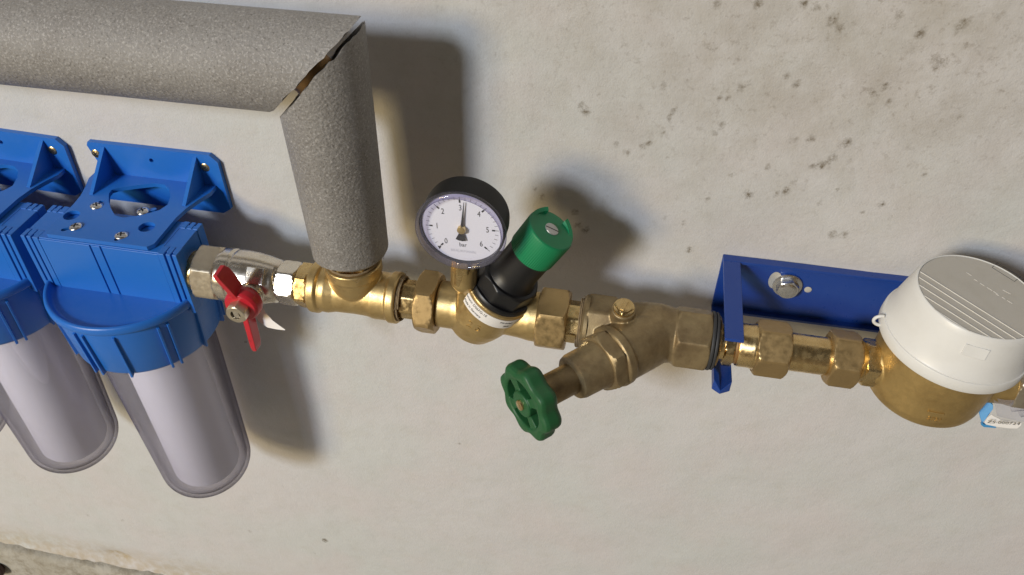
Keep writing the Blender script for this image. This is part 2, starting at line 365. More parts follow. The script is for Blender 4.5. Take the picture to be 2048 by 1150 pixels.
    c1 = MIX(MATH('MULTIPLY', MR(N(150, 6, .7), .55, .72), MATH('MULTIPLY', AT('grime_tone'), .55)), c1, (.17, .13, .09))
    c1 = MIX(MATH('MULTIPLY', MR(N(60, 5), .3, .6), MATH('MULTIPLY', AT('tan'), .8)), c1, (.40, .31, .18))
    sp = MR(MATH('MULTIPLY', AT('stain'), MR(N(210, 6, .8), .34, .60, .10, 1.35)), .18, .9, 0, .85)
    c1 = MIX(sp, c1, (.125, .095, .055))
    L(c1, b.inputs['Base Color'])
    prev = None
    for s_, st_, d_ in ((620, .5, .7), (170, .4, 1.0), (45, .3, 2.0)):
        bp = nt.nodes.new('ShaderNodeBump'); bp.inputs['Strength'].default_value = st_; bp.inputs['Distance'].default_value = d_*U
        L(N(s_, 4), bp.inputs['Height'])
        if prev: L(prev.outputs[0], bp.inputs['Normal'])
        prev = bp
    L(prev.outputs[0], b.inputs['Normal'])
    me.materials.append(m)
    o = bpy.data.objects.new('wall', me); col.objects.link(o); o['kind'] = 'structure'
    return m
PL = build_wall()
# rough ledge along the foot of the wall: upper face sloping out, worn lip
def build_ledge():
    mb = MB(); rs = []
    xs = list(np.arange(-1700, 600, 9))
    rr = random.Random(3)
    ph = [rr.uniform(0, 6) for _ in range(6)]
    for x in xs:
        j = sum(math.sin(x/s+p)*a for s, p, a in zip((70, 31, 17, 9, 140, 5), ph, (2.6, 2.2, 1.9, 1.3, 3, .5)))
        dz = (x+700)*.030
        base = -1277
        rs.append([(x, 30, base+3+j*.3), (x, -3+j*.4, base+2+j*.5), (x, -10+j*.6, base-3+j*.9), (x, -13+j*.6, base-12+j*.3), (x, -16+j*.4, -1420), (x, 30, -1420)])
    mb.rings(rs); m = mat('ledge_plaster', (.42, .395, .34), .85, 0, [(500, .6, .8), (90, .8, 3)], [(14, .4, .65, (.34, .31, .25), .8), (60, .45, .65, (.24, .205, .15), .7)])
    o = mb.build('ledge', m, None, 40); o['kind'] = 'structure'
    fl = MB().box(-3600, 3000, -3200, 40, -1440, -1424).build('floor', m, None, 30); fl['kind'] = 'structure'
build_ledge()
p = at(-6, 1140, -22)
t = thing('stone', 'dark brown lump at the lower left corner on the wall ledge', 'stone', (p.x, p.y, p.z))
mb = MB(); mb.sphere(p, 15, .9, .7, 1.1, 20, 12); mb.sphere(p+Vector((-8, 2, -9)), 14, 1, .8, .9, 20, 12)
mb.build('body', 'dark_lump', t, 60, voxel=1.4, relax=3)

# ------------------------------------------------------------------ run axis
def X(px): return at(px, 542+.1375*(px-407), -86-(14.6 if px < 900 else 0)).x     # where the front of a fitting left of the regulator is seen at px
ZP = lambda x: -460.5 - (x+373.5)*.0046
YP = -86.0
RUNV = Vector((1, 0, -.0046)).normalized()
def run(mb=None, x=0):
    """local z along the pipe run (starting at world x = 0 on the axis), local x to the front, so that angle -e is elevation e"""
    return frame(Vector((0, YP, ZP(0))), RUNV, (0, -1, 0))
RUN = run()
def R(mb=None): m = MB(); m.T = RUN; return m
def el(deg): return math.radians(-deg)        # corner phase at elevation deg (towards the viewer = 0, up = 90)

# ------------------------------------------------------------------ insulation
def tube_foam(axis_fn, pts, r_out, r_in, name, label, org):
    t = thing(name, label, 'pipe insulation', org, 'foam sleeves around the pipe bend')
    mb = MB(); n = 72
    outer = []; inner = []
    for k, f in enumerate(pts):
        outer.append([axis_fn(f, 2*PI*j/n, r_out) for j in range(n)])
        inner.append([axis_fn(f, 2*PI*j/n, r_in) for j in range(n)])
    e0 = [axis_fn(pts[0], 2*PI*j/n, r_out-1.3) for j in range(n)]
    e1 = [axis_fn(pts[-1], 2*PI*j/n, r_out-1.3) for j in range(n)]
    mb.rings(outer+[e1]+inner[::-1]+[e0], loop=True)
    mb.build('foam_sleeve', 'foam', t, 40)
    return t
VX, HZ = -227.0, -248.0
rn = random.Random(5)
jit = [rn.uniform(-1, 1) for _ in range(72)]
def jj(th): 
    a = th/(2*PI)*24; i = int(a) % 24; f = a-int(a); return (jit[i]*(1-f)+jit[(i+1) % 24]*f)*1.2 + .5*math.sin(th*19+jit[3]) + .35*math.sin(th*31)
def vfn(f, th, r):
    x = r*math.cos(th); y = r*math.sin(th)
    ztop = -250.6 + x*1.03 - .0 + jj(th)*1.1 - .05*abs(x)
    zb = -416 + (6 if r < 30 else 0) + 0.6*math.sin(3*th)
    rr = 1 - .085*f
    if f > .97: rr *= 1-(f-.97)/.03*.16
    return (VX + x*rr, YP + y*rr, ztop*(1-f) + zb*f)
tube_foam(vfn, [0, .004, .02, .1, .3, .5, .7, .85, .93, .97, .985, 1], 34.5, 20, 'pipe_insulation', 'upright grey foam sleeve over the brass tee, cut slanting at its top', (VX, YP, -423))
def hfn(f, th, r):
    z = r*math.cos(th); y = r*math.sin(th)
    xe = -231 + z*1.02 - 1.0 + jj(th+1)*.9
    return (xe*(1-f) + -1500*f, YP + y, HZ + z - (0 if f == 0 else (f*0)))
tube_foam(hfn, [0, .001, .01, .05, .15, .3, .6, 1], 35.5, 20, 'pipe_insulation', 'long level grey foam sleeve at the top left, above the blue filters', (-900, YP, HZ))
t = thing('elbow_pipe', 'copper coloured pipe bend just showing through the slit between the foam sleeves', 'pipe', (VX, YP, -430))
pts = [(-1500, YP, HZ)] + [(VX-24+24*math.sin(a), YP, HZ-24+24*math.cos(a)) for a in np.linspace(0, PI/2, 12)] + [(VX, YP, -425)]
MB().tube(pts, 17, 28).build('pipe', 'copper', t, 50)

# ------------------------------------------------------------------ small screws
def screw(mbh, mbs, T, r, h, slot='cross'):
    """head as a domed disc with a recess made of dark bars"""
    mbh.T = T; mbh.lathe([(.01, h), (r*.35, h*.97), (r*.7, h*.78), (r*.93, h*.42), (r, h*.1), (r, -.5), (.01, -.5)], 28)
    mbs.T = T
    for a in ((0, PI/2) if slot == 'cross' else (0,)):
        c, s = math.cos(a), math.sin(a); L = r*.55 if slot == 'cross' else r*.95; w_ = r*.13 if slot == 'cross' else r*.10
        z0, z1 = (h*.72, h*1.02) if slot == 'cross' else (h*.1, h*1.02)
        P = [(-L, -w_), (L, -w_), (L, w_), (-L, w_)]
        mbs.prism([(x*c-y*s, x*s+y*c) for x, y in P], z0, z1)
def add_screw(parent, T, r, h, m, name='screw', slot='cross', sub=True):
    a, b = MB(), MB(); screw(a, b, T, r, h, slot)
    o = a.build(name, m, parent, 40)
    b.build('recess', 'dark', o if sub else parent, 0)
    return o

# ------------------------------------------------------------------ water filters
FX, FY = -455.0, -82.0
def make_filter():
    org = (FX, 0, -430)
    t = thing('water_filter', 'blue water filter housing', 'water filter', org, 'blue filter housings with clear bowls on the wall')
    # wall bracket
    br = plate_mb([[(-60, 40), (64, 40), (71, 33), (71, -20), (62, -26), (-60, -26), (-62, 6), (-55, 12), (-62, 36)], circ(2, 27, 2.2, 16)], frame((FX+.5, -2.6, -430), (0, -1, 0), (1, 0, 0)), 5)
    ol = [(63, 0), (63, -17), (58, -30), (53.5, -45), (51.5, -60), (52, -99), (48, -104.3), (-48, -104.3), (-52, -99), (-51.5, -60), (-53.5, -45), (-58, -30), (-63, -17), (-63, 0)]
    def slot(cx, cy, dx, dy, w_):
        a = math.atan2(dy, dx); o_ = []
        for k in range(9): o_.append((cx+dx+w_*math.cos(a-PI/2+PI*k/8), cy+dy+w_*math.sin(a-PI/2+PI*k/8)))
        for k in range(9): o_.append((cx-dx+w_*math.cos(a+PI/2+PI*k/8), cy-dy+w_*math.sin(a+PI/2+PI*k/8)))
        return o_
    ovp = [(835,640),(856,612),(900,598),(950,590),(1060,575),(1180,562),(1260,572),(1297,605),(1306,660),(1285,725),(1225,765),(1160,785),(1090,800),(1020,818),(940,824),(880,806),(848,750),(832,695)]
    ovp = [atz(x/3.833, 220+y/3.833, -423.5) for x, y in ovp]
    ov = [(p.x-FX, p.y) for p in ovp]
    SC = [(-29, -90, -6, -4.5), (18, -94, -1, -4.2), (-29, -57.5, 0, 5), (17, -57, 6, 4)]
    holes = [ov, circ(-43, -75, 7.2, 28), circ(33, -78, 7.2, 28)] + [slot(a+c*.8, b+d*.8, c*.55, d*.55, 2.1) for a, b, c, d in SC]
    plate_mb([ol]+holes, frame((FX, 0, -425.5), (0, 0, 1), (1, 0, 0)), 4, br)
    for gx in (-44.5, 49.5):
        br.at(frame((FX+gx, 0, -424), (1, 0, 0), (0, -1, 0))).prism([(4, 0), (42, 0), (42, -1.5), (40, -2.5), (5.5, -30.5), (4, -30.5)][::1], -1.8, 1.8)
    bo = br.build('mounting_bracket', 'blue_plastic', t, 35, bevel=.7)
    for (sx_, sz_) in ((-55.0, 27.5), (57, 26)):
        add_screw(bo, frame((FX+sx_, -5.2, -430+sz_), (0, -1, 0), (.8, 0, .6)), 4.5, .9, 'yellow_zinc')
    for i, (a, b, c, d) in enumerate(SC):
        add_screw(bo, frame((FX+a, b, -423.4), (random.uniform(-.12, .12), random.uniform(-.1, .1), 1), (.9, .3+i*.2, 0)), 5.8, 2.0, 'steel')
    # head
    hd = MB(); yb, yf = -58, -106; x0, x1 = FX-75, FX+75; zt, zb = -428, -490
    hd.box(x0+17, x1-17, yb-1, yf+1.2, zb, zt-.2)
    hd.box(x0+.8, x1-.8, yb+4-8, yf+4.5, zb+2, zt-.6)
    for s in (0, 1):
        for k, (a, b) in enumerate(((0, 4.2), (5.9, 10.1), (11.8, 17.5))):
            xa, xb = (x0+a, x0+b) if s == 0 else (x1-b, x1-a)
            hd.box(xa, xb, yf-(0 if k < 2 else .3), yf+11, zb-6+k*2, zt)
            hd.box(xa, xb, yb, yb-10, zb+1+k*2, zt)
    hd.box(x0+17.5, x0+67, yf, yf+4, zb, zt-1.2); hd.box(x0+69, x0+77, yf, yf+4, zb, zt-1.2); hd.box(x0+79, x1-17.5, yf, yf+4, zb, zt-1.2)
    hd.build('head', 'blue_plastic', t, 35, bevel=.55)
    # round flange with a raised lip
    T = frame((FX, FY, 0), (0, 0, 1), (0, -1, 0))
    fl = MB().at(T); fl.lathe([(.02, -485), (67.5, -485), (69.5, -484.4), (70.6, -482.5), (71.6, -480.4), (73.6, -479.8), (75.2, -480.8), (75.8, -483), (75.8, -487), (75, -488.6), (73, -489.2), (.02, -489.4)], 120)
    fl.build('flange', 'blue_plastic', t, 50)
    # screw collar
    cl = MB().at(T); cl.lathe([(50, -489), (70.5, -489), (71.8, -490.6), (71.6, -498), (68.3, -543), (66.2, -546.2), (64, -547), (50, -547), (50, -535)], 120, closed=True)
    co = cl.build('collar', 'blue_plastic', t, 40)
    # ribs of the collar
    rib = MB(); rib.T = Matrix.Translation(Vector(org))
    rib.add([(68.5, -1.4, -62.5), (68.5, 1.4, -62.5), (74.2, 1.1, -64.0), (74.2, -1.1, -64.0), (64.5, -1.2, -115.8), (64.5, 1.2, -115.8), (71.2, 1.1, -117.0), (71.2, -1.1, -117.0)],
            [(0, 1, 2, 3), (7, 6, 5, 4), (0, 4, 5, 1), (1, 5, 6, 2), (2, 6, 7, 3), (3, 7, 4, 0)])
    ro = rib.build('rib', 'blue_plastic', t, 30, bevel=.4)
    angs = []
    a = 0
    for k in range(12):
        angs += [k*30.0-104] + ([k*30.0-104+7] if k % 2 == 0 else [])
    first = True
    for d in angs:
        r_ = ro if first else ro.copy()
        if not first: col.objects.link(r_)
        first = False
        r_.parent = co; r_.location = Vector((0, FY, 0))*U; r_.rotation_euler = (0, 0, math.radians(d))
    # clear bowl
    bw = MB().at(T)
    def prof(dr):
        P = [(55.5-dr, -545), (54.8-dr, -600), (52.8-dr, -680), (50.5-dr, -762)]
        for k in range(1, 10):
            a = k/10*PI/2; P.append(((50.5-dr)*(math.cos(a)*.62+.38) if k < 10 else 0, -762-(34-dr)*math.sin(a)))
        P += [((50.5-dr)*.30, -796.3+dr), ((50.5-dr)*.1, -796.5+dr)]
        return P
    bw.lathe(prof(0) + [(.02, -796.5)] + [(.02, -792.5)] + prof(4)[::-1], 120, closed=False)
    bw.build('bowl', 'clear_bowl', t, 60)
    ca = MB().at(T); ca.lathe([(.02, -548), (37, -548), (37.5, -550), (37, -768), (35, -773), (12, -771), (.02, -771)], 72)
    ca.build('cartridge', 'cartridge', t, 50)
    return t
def copy_tree(o, parent=None):
    c = o.copy(); col.objects.link(c)
    if parent is not None: c.parent = parent
    for ch in list(o.children): copy_tree(ch, c)
    return c
f1 = make_filter()
f1['label'] = 'rightmost blue water filter, its clear bowl fully in view beside the nickel ball valve'
f2 = copy_tree(f1); f2.location = Vector((FX-160, 0, -428.5))*U; f2.rotation_euler = (0, math.radians(2.2), 0)
f2['label'] = 'middle blue water filter, its bracket and head cut by the left picture edge'
f3 = copy_tree(f1); f3.location = Vector((FX-318, 0, -427))*U; f3.rotation_euler = (0, math.radians(.6), 0)
f3['label'] = 'farthest left water filter, only the edge of its clear bowl showing'

# ------------------------------------------------------------------ ball valve
t = thing('ball_valve', 'nickel plated ball valve with red butterfly handle beside the right blue filter', 'ball valve', (X(500), YP, ZP(X(500))))
mb = R(); mb.cyl(18.5, X(350), X(388), 1, 48); mb.build('threaded_stub', 'brass', t, 35)
mb = R(); mb.nut(27.2, X(383), X(431), el(43)); mb.build('end_nut', 'nickel_matt', t, 28)
mb = R()
a0 = X(430)
mb.lathe([(15, a0-2), (24.0, a0-2), (24.6, a0+1.5), (24.6, a0+9), (23.4, a0+10), (23.4, a0+12), (24.4, a0+13), (24.2, a0+22), (23.6, a0+30), (22.4, a0+38), (20.6, a0+46), (19.4, a0+51), (15, X(547))], 72)
mb.T = frame((X(503), YP, -459.5), (0, -1, 0), (1, 0, 0)); mb.cyl(11, 12, 25, 1)
mb.T = frame((X(503), YP, -459.5), (0, -1, 0), (1, 0, 0)); mb.cyl(7.5, 20, 34, 1)
body = mb.build('body', 'nickel', t, 40, voxel=.6, relax=3)
# flat cast pad with the size mark upside down
T = frame((X(512), YP, ZP(X(512))), (0, -math.cos(math.radians(47)), math.sin(math.radians(47))), (1, 0, 0))
pad = MB().at(T); pad.box(-8.5, 8.5, -7, 8, 14, 24.3); pad.build('cast_pad', 'nickel', t, 30, bevel=.8)
text_mb('DN25', 6.2, T @ Matrix.Translation((0, 1.5, 24.4)) @ Matrix.Rotation(PI, 4, 'Z'), .35).build('cast_lettering', 'nickel_matt', t, 0)
mb = R(); mb.nut(20.3, X(545), X(583), el(6)); mb.build('neck_hex', 'nickel', t, 28)
SX, SZ = -318.0, -459.0
T = frame((SX, 0, SZ), (0, -1, 0), (math.cos(math.radians(7)), 0, math.sin(math.radians(7))))
mb = MB().at(T); mb.cyl(7, 104, 122, .5); mb.build('stem', 'nickel_matt', t, 35)
# red handle: flat hub with two upright wings
hb = MB().at(T)
hb.lathe([(6, 113), (13, 113), (15.3, 116), (16, 120), (15.2, 125), (13.5, 127.5), (6, 127.5)], 48, closed=True)
def wing(sgn):
    rs = []
    for k in range(9):
        f = k/8; z_ = 9 + (35 if sgn > 0 else 44)*f; off = (-1.0*f*f - 1.0) if sgn > 0 else -5.5*f
        hw = 3.0 - .3*f; ya = 115 + (7*f*f if sgn > 0 else 2*f); yb_ = 127 + (11*f if sgn > 0 else 1*f)
        if k == 8: ya += 1; yb_ -= 1; hw -= .6
        rs.append([(off-hw, sgn*z_, ya), (off+hw, sgn*z_, ya), (off+hw*.9, sgn*z_, yb_), (off-hw*.9, sgn*z_, yb_)])
    hb.rings(rs)
wing(1); wing(-1)
ho = hb.build('handle', 'red_paint', t, 35, voxel=.4, relax=2)
mb = MB().at(T); mb.nut(9.6, 126, 136.5, .3, bore=4.6); mb.cyl(9.2, 125, 127, .3); mb.build('handle_nut', 'nickel_matt', t, 28)
mb = MB().at(T); mb.prism([(-2.6, -4), (2.6, -4), (2.6, 4), (-2.6, 4)], 120, 135.6); mb.build('stem_end', 'nickel', t, 20, bevel=.4)
text_mb('M', 3, frame((SX-2.0, -131.2, SZ-38), (0, -1, 0), (1, 0, 0)), .15).build('cast_lettering', 'dark', t, 0)
# torn white sticker hanging off the valve
st = MB(); rs = []
P = [at(512, 612, -112), at(524, 634, -114), at(540, 648, -116), at(556, 655, -119), at(570, 660, -122)]
W = [8.5, 8, 6, 3.2, .4]
for p_, w_ in zip(P, W):
    d = Vector((.55, 0, .83)) ; rs.append([p_+d*w_, p_-d*w_, p_-d*w_+Vector((0, .25, 0)), p_+d*w_+Vector((0, .25, 0))])
st.rings(rs); st.build('torn_sticker', 'paper', t, 50)

# ------------------------------------------------------------------ fittings
def hemp_ring(parent, x0, x1, r, seedn, e=(None, None)):
    rr = random.Random(seedn)
    mb = R(); P = []
    turns = 5
    for k in range(turns*26):
        a = 2*PI*k/26; q = r+rr.uniform(-.25, .35)
        P.append((q*math.cos(a), q*math.sin(a), x0+(x1-x0)*k/(turns*26)+rr.uniform(-.25, .25)))
    mb.tube(P, .75, 5)
    for k in range(6):
        a = rr.uniform(0, 2*PI); q = r
        z0 = rr.uniform(x0, x1); pp = []
        for i in range(7):
            pp.append((( q+i*.55)*math.cos(a+i*.12*rr.uniform(.4, 1)), (q+i*.55)*math.sin(a+i*.1), z0+i*rr.uniform(-.6, .6)))
        mb.tube(pp, .14, 4)
    return mb.build('hemp_sealing', 'hemp', parent, 60)
t = thing('hex_nipple', 'short brass hexagon nipple between the ball valve and the brass tee', 'pipe fitting', (X(596), YP, ZP(X(596))))
mb = R(); mb.nut(21.0, X(585), X(609), el(-2), cone=2.2); mb.build('hexagon', 'brass', t, 28)
mb = R(); mb.cyl(17, X(575), X(620), .5); mb.build('thread', 'brass', t, 30)

t = thing('pipe_tee', 'cast brass tee under the upright foam sleeve', 'pipe fitting', (X(695), YP, ZP(X(695))))
mb = R(); a, b = X(610), X(790); L_ = b-a; m_ = VX
mb.lathe([(17, a+.5), (22.2, a+.5), (23.0, a+2), (23.0, a+8), (22, a+9.2), (20.5, a+10), (21.2, a+12), (21.6, a+16), (19.8, a+24), (19.4, m_), (19.8, b-28), (21.2, b-22), (21.2, b-10), (22, b-9), (23, b-8), (23, b-2), (22.2, b-.4), (17, b-.4)], 72, closed=True)
mb.T = frame((VX, YP, ZP(VX)), (0, 0, 1), (1, 0, 0))
mb.lathe([(.02, -4), (14, -3), (18, 4), (21.5, 14), (23.2, 22), (23.4, 25), (24.4, 27), (24.4, 35), (23.5, 36), (.02, 36)], 64)
mb.build('body', 'cast_brass', t, 40, voxel=.6, relax=3)
mb = MB().at(frame((VX, YP, ZP(VX)), (0, 0, 1), (1, 0, 0))); mb.nut(21.5, 34, 46, .2); mb.build('branch_nipple', 'brass', t, 30)
rr = random.Random(9); mb = MB().at(frame((VX, YP, ZP(VX)), (0, 0, 1), (1, 0, 0)))
mb.tube([((21.5+rr.uniform(-.4, .4))*math.cos(k*.35), (21.5+rr.uniform(-.4, .4))*math.sin(k*.35), 36.5+k*.02+rr.uniform(-.3, .3)) for k in range(54)], .9, 5)
for k in range(9):
    aa = rr.uniform(-.4, 2*PI); mb.tube([((22+i*.8)*math.cos(aa+i*.15), (22+i*.8)*math.sin(aa+i*.15), 36+i*rr.uniform(-.7, .7)) for i in range(7)], .15, 4)
mb.build('hemp_sealing', 'hemp', t, 60)
hemp_ring(t, X(784), X(796), 19.5, 4)

t = thing('pipe_nipple', 'square sided brass nipple between the tee and the regulator', 'pipe fitting', (X(810), YP, ZP(X(810))))
mb = R(); mb.nut(17.6, X(793), X(832), el(46), n=8, cone=4); mb.build('octagon', 'brass', t, 26)
mb = R(); mb.cyl(15.5, X(780), X(840), .4); mb.build('thread', 'brass', t, 30)

# ------------------------------------------------------------------ pressure regulator
t = thing('pressure_regulator', 'brass pressure regulator with slanted black bonnet and green knob', 'pressure regulator', (-112, YP, ZP(-112)))
mb = R(); mb.nut(29.3, X(828), X(869), el(54), cone=1.5); mb.build('union_nut', 'nut_brass', t, 28)
mb = R(); mb.nut(28.6, X(1077), X(1136), el(48), cone=1.5); mb.build('union_nut', 'nut_brass', t, 28)
K0 = Vector((-114.5, -86, ZP(-114))); KT = Vector((-58, -90, -365)); KD = (KT-K0).normalized()
KF = frame(K0, KD, (0, -1, 0))
mb = R(); a, b = X(870), X(1085)
mb.lathe([(12, a), (20.5, a), (20.5, -138), (21.5, -130), (20, -112), (20, -104), (19, -92), (20, -80), (21.3, -72), (21.8, b), (12, b)], 64)
mb.T = KF; mb.lathe([(.02, -31), (11, -30), (18, -27), (23, -21), (26, -12), (28, -3), (28.5, 10), (28.8, 22), (29.6, 23), (29.6, 31), (28.5, 32), (.02, 32)], 72)
mb.T = frame((-127.0, -101, -437), (.05, 0, 1), (1, 0, 0)); mb.lathe([(.02, -12), (5.2, -11), (5.2, 4), (5.8, 9), (9.8, 15), (10.8, 18), (10.8, 36), (9.8, 37), (.02, 37)], 40)
mb.build('body', 'cast_brass', t, 40, voxel=.65, relax=4)
T = KF
bn = MB().at(T); bn.lathe([(.02, 30), (27.5, 30), (28.4, 31.5), (28.4, 35), (27.4, 36.6), (.02, 36.6)], 72)
bn.nut(26.6, 34, 52, .55, cone=1.0, n=8); bn.lathe([(.02, 44), (22.5, 44), (21.5, 52), (19.6, 55), (18.6, 62), (18.6, 86), (.02, 86)], 72)
bn.build('bonnet', 'black_plastic', t, 35, bevel=0)
kn = MB().at(T)
n = 144; rs = []
for z_, r_ in ((84.5, 18.6), (85, 19.6), (111, 19.9), (112.3, 19.5), (113, 18.6)):
    rs.append([((r_+(.16 if j % 2 else -.16)*(85 <= z_ <= 111.5))*math.cos(2*PI*j/n), (r_+(.16 if j % 2 else -.16)*(85 <= z_ <= 111.5))*math.sin(2*PI*j/n), z_) for j in range(n)])
kn.rings(rs)
ko = kn.build('knob', 'green_knob', t, 20)
# two raised horns on the far rim of the knob
hn = MB().at(T)
for a0_, a1_ in ((152, 96), (208, 264)):
    rs = []
    for k in range(9):
        f = k/8; a = math.radians(a0_*(1-f)+a1_*f); hh = 4.6*(1-f)**1.3 + .1
        rs.append([(19.6*math.cos(a), 19.6*math.sin(a), 111.5), (15.6*math.cos(a), 15.6*math.sin(a), 112), (16.2*math.cos(a), 16.2*math.sin(a), 112.5+hh*.8), (19.5*math.cos(a), 19.5*math.sin(a), 112.5+hh)])
    hn.rings(rs)
hn.build('knob_horn', 'green_knob', ko, 30)
so = MB().at(T @ Matrix.Translation((0, 0, 112.6))); so.cyl(5.8, 0, 1.3, .4, 32); s_ = so.build('screw', 'steel_dull', ko, 40)
MB().at(T @ Matrix.Translation((0, 0, 112.6)) @ Matrix.Rotation(math.radians(100), 4, 'Z')).box(-5.6, 5.6, -.45, .45, .6, 1.38).build('recess', 'dark', s_, 0)
# label band: bent paper strip with print. angle 0 = front
def band(th, z, r): return KF @ Vector((r*math.cos(th), r*math.sin(th), z))
A0, A1 = math.radians(-78), math.radians(62)
lb = MB(); rs = []
for k in range(49):
    th = A0+(A1-A0)*k/48
    rs.append([band(th, 17.0, 29.9), band(th, 28.2, 30.15), band(th, 28.2, 29.0), band(th, 17.0, 28.6)])
lb.rings(rs); lo = lb.build('label_band', 'paper', t, 50)
def bend(c, zc, r=30.22):
    def f(v): return band(c + v.x/30.0, zc + v.y, r + v.z)
    return f
pm = text_mb('Braukmann D06FG-1E', 3.7, None, .05, bend=bend(math.radians(-34), 25.4), sx_=.95)
text_mb('Made in Germany', 2.9, None, .05, pm, bend=bend(math.radians(-30), 20.4))
text_mb('FW-01967', 2.7, None, .05, pm, bend=bend(math.radians(32), 25.0)); text_mb('2018', 2.7, None, .05, pm, bend=bend(math.radians(36), 20.4))
pm.build('print', 'print', lo, 0)
T25 = frame(band(math.radians(-8), 5, 28.2), (KF.to_3x3() @ Vector((math.cos(math.radians(-8)), math.sin(math.radians(-8)), 0))), (.93, 0, -.35))
text_mb('2 5', 10, T25, .55).build('cast_lettering', 'cast_brass', t, 0)

# ------------------------------------------------------------------ pressure gauge
GC = Vector((-120.5, -125, -350.2))
t = thing('pressure_gauge', 'round pressure gauge in a black case, dial 0 to 6 bar, on the regulator', 'pressure gauge', (GC.x, -108, -405))
T = frame(GC, (0, -1, 0), (1, 0, 0)) @ Matrix.Scale(1.045, 4)     # local x right, local y up... z to the viewer
mb = MB().at(T); mb.lathe([(.02, -27), (28, -27), (30.5, -25), (31.3, -20), (31.3, -4), (29.8, -3.8), (29.8, -6), (.02, -6)], 96); mb.build('case', 'black_case', t, 40)
mb = MB().at(T); mb.lathe([(29.7, -5), (31.5, -5), (32.4, -3.6), (32.9, -1), (32.6, 1.2), (31.2, 2.6), (29.6, 2.4), (29.0, 1.0), (29.2, -2)], 96, closed=True); mb.build('bezel', 'clear_bezel', t, 60)
mb = MB().at(T); mb.lathe([(.02, .6), (26.5, .6), (29.3, .2), (29.3, -.8), (26.4, -.4), (.02, -.4)], 72); mb.build('lens', 'clear_lens', t, 40)
mb = MB().at(T); mb.lathe([(.02, -5.9), (29.6, -5.9), (29.6, -5.3), (.02, -5.3)], 72); dl = mb.build('dial', 'white_dial', t, 30)
mk = MB()
def ang(v): return math.radians(227.5 - v*45)
for i in range(31):
    v = i/5; a = ang(v); c, s = math.cos(a), math.sin(a)
    Tm = T @ Matrix.Translation((0, 0, -5.22)) @ Matrix.Rotation(a, 4, 'Z'); mk.T = Tm
    if i % 5 == 0:
        mk.box(21.6, 23.9, -.62, .62, 0, .06); mk.box(23.9, 26.6, -.18, .18, 0, .06)
    else: mk.box(23.9, 26.3, -.14, .14, 0, .06)
for i in range(7):
    a = ang(i); r_ = 18.4 if i != 3 else 17.2
    text_mb(str(i), 6.8, T @ Matrix.Translation((r_*math.cos(a), r_*math.sin(a) , -5.2)), .03, mk, sx_=.72)
text_mb('bar', 5, T @ Matrix.Translation((0, -15.2, -5.2)), .03, mk, sx_=.85)
mk.T = T @ Matrix.Translation((-17.6, -20.0, -5.2)); mk.prism([(-1.4, 1.2), (1.4, 1.2), (0, -1.6)], 0, .1)
mk.build('dial_marking', 'print', dl, 0)
text_mb('BRAUKMANN', 3.0, T @ Matrix.Translation((0, -21, -5.2)), .03).build('dial_lettering', 'faint_print', dl, 0)
na = ang(3.19) - PI/2
nd = MB().at(T @ Matrix.Translation((0, 0, -3.7)) @ Matrix.Rotation(na, 4, 'Z'))
nd.prism([(-1.1, -1), (1.1, -1), (.2, 23.5), (-.2, 23.5)], 0, .35); nd.prism([(-1, -2), (1, -2), (3.7, -9.5), (1.6, -10.3), (-1.6, -10.3), (-3.7, -9.5)], 0, .35)
no = nd.build('needle', 'print', t, 0)
MB().at(T @ Matrix.Translation((0, 0, -3.2))).cyl(3.1, -1.5, 1.6, .5, 28).build('needle_hub', 'yellow_zinc', no, 40)
mb = MB().at(frame((-127.0, -106, -410), (.1, -.05, 1), (1, 0, 0))); mb.cyl(6, -6, 34, .5); mb.nut(8.6, 8, 22, .3); mb.build('stem', 'brass', t, 30)

# ------------------------------------------------------------------ Y-pattern stop valve
t = thing('nipple', 'brass threaded nipple with hemp right of the regulator', 'pipe fitting', (X(1150), YP, ZP(X(1150))))
mb = R(); mb.nut(18.5, X(1130), X(1166), el(48), n=8, cone=4); mb.build('octagon', 'brass', t, 28)
hemp_ring(t, X(1157), X(1172), 20.5, 12)
t = thing('stop_valve', 'dark bronze slanted stop valve with a green handwheel, left of the blue bracket', 'stop valve', (X(1300), YP, ZP(X(1300))))
VO = Vector((X(1314), YP, ZP(X(1314)))); VD = Vector((-.70, -.70, 0.0)).normalized(); VF = frame(VO, VD, (0, 0, 1))
mb = R()
mb.nut(26.5, X(1168), X(1232), el(66), cone=1.4)
mb.lathe([(15, X(1215)), (22, X(1225)), (23.5, X(1255)), (25, X(1290)), (25.5, X(1315)), (23.5, X(1340)), (22.5, X(1352)), (15, X(1360))], 64)
mb.nut(27.2, X(1347), X(1418), el(33), cone=1.6); 
mb.T = VF; mb.lathe([(.02, -16), (17, -14), (22, -6), (24.2, 4), (24.6, 20), (24.6, 43), (26.0, 44), (26.0, 50), (24, 51.5), (.02, 51.5)], 72)
mb.T = frame((X(1240), -92, -445), (.05, -.28, .95), (1, 0, 0)); mb.lathe([(.02, -12), (13, -10), (11.2, 2), (10.2, 8), (10.2, 15), (9.4, 16), (.02, 16)], 48)
mb.build('body', 'bronze', t, 40, voxel=.65, relax=3)
mb = R(); mb.lathe([(17, X(1164)), (23, X(1165)), (24.8, X(1169)), (24.8, X(1176)), (17, X(1176))], 64); mb.build('end_collar', 'bronze', t, 35)
mb = MB().at(frame((X(1240), -92, -445), (.05, -.28, .95), (.9, -.3, 0))); mb.nut(8.4, 13, 20, .2, n=4, cone=3); mb.cyl(8.6, 14, 18, .6); mb.build('drain_plug', 'brass', t, 30)
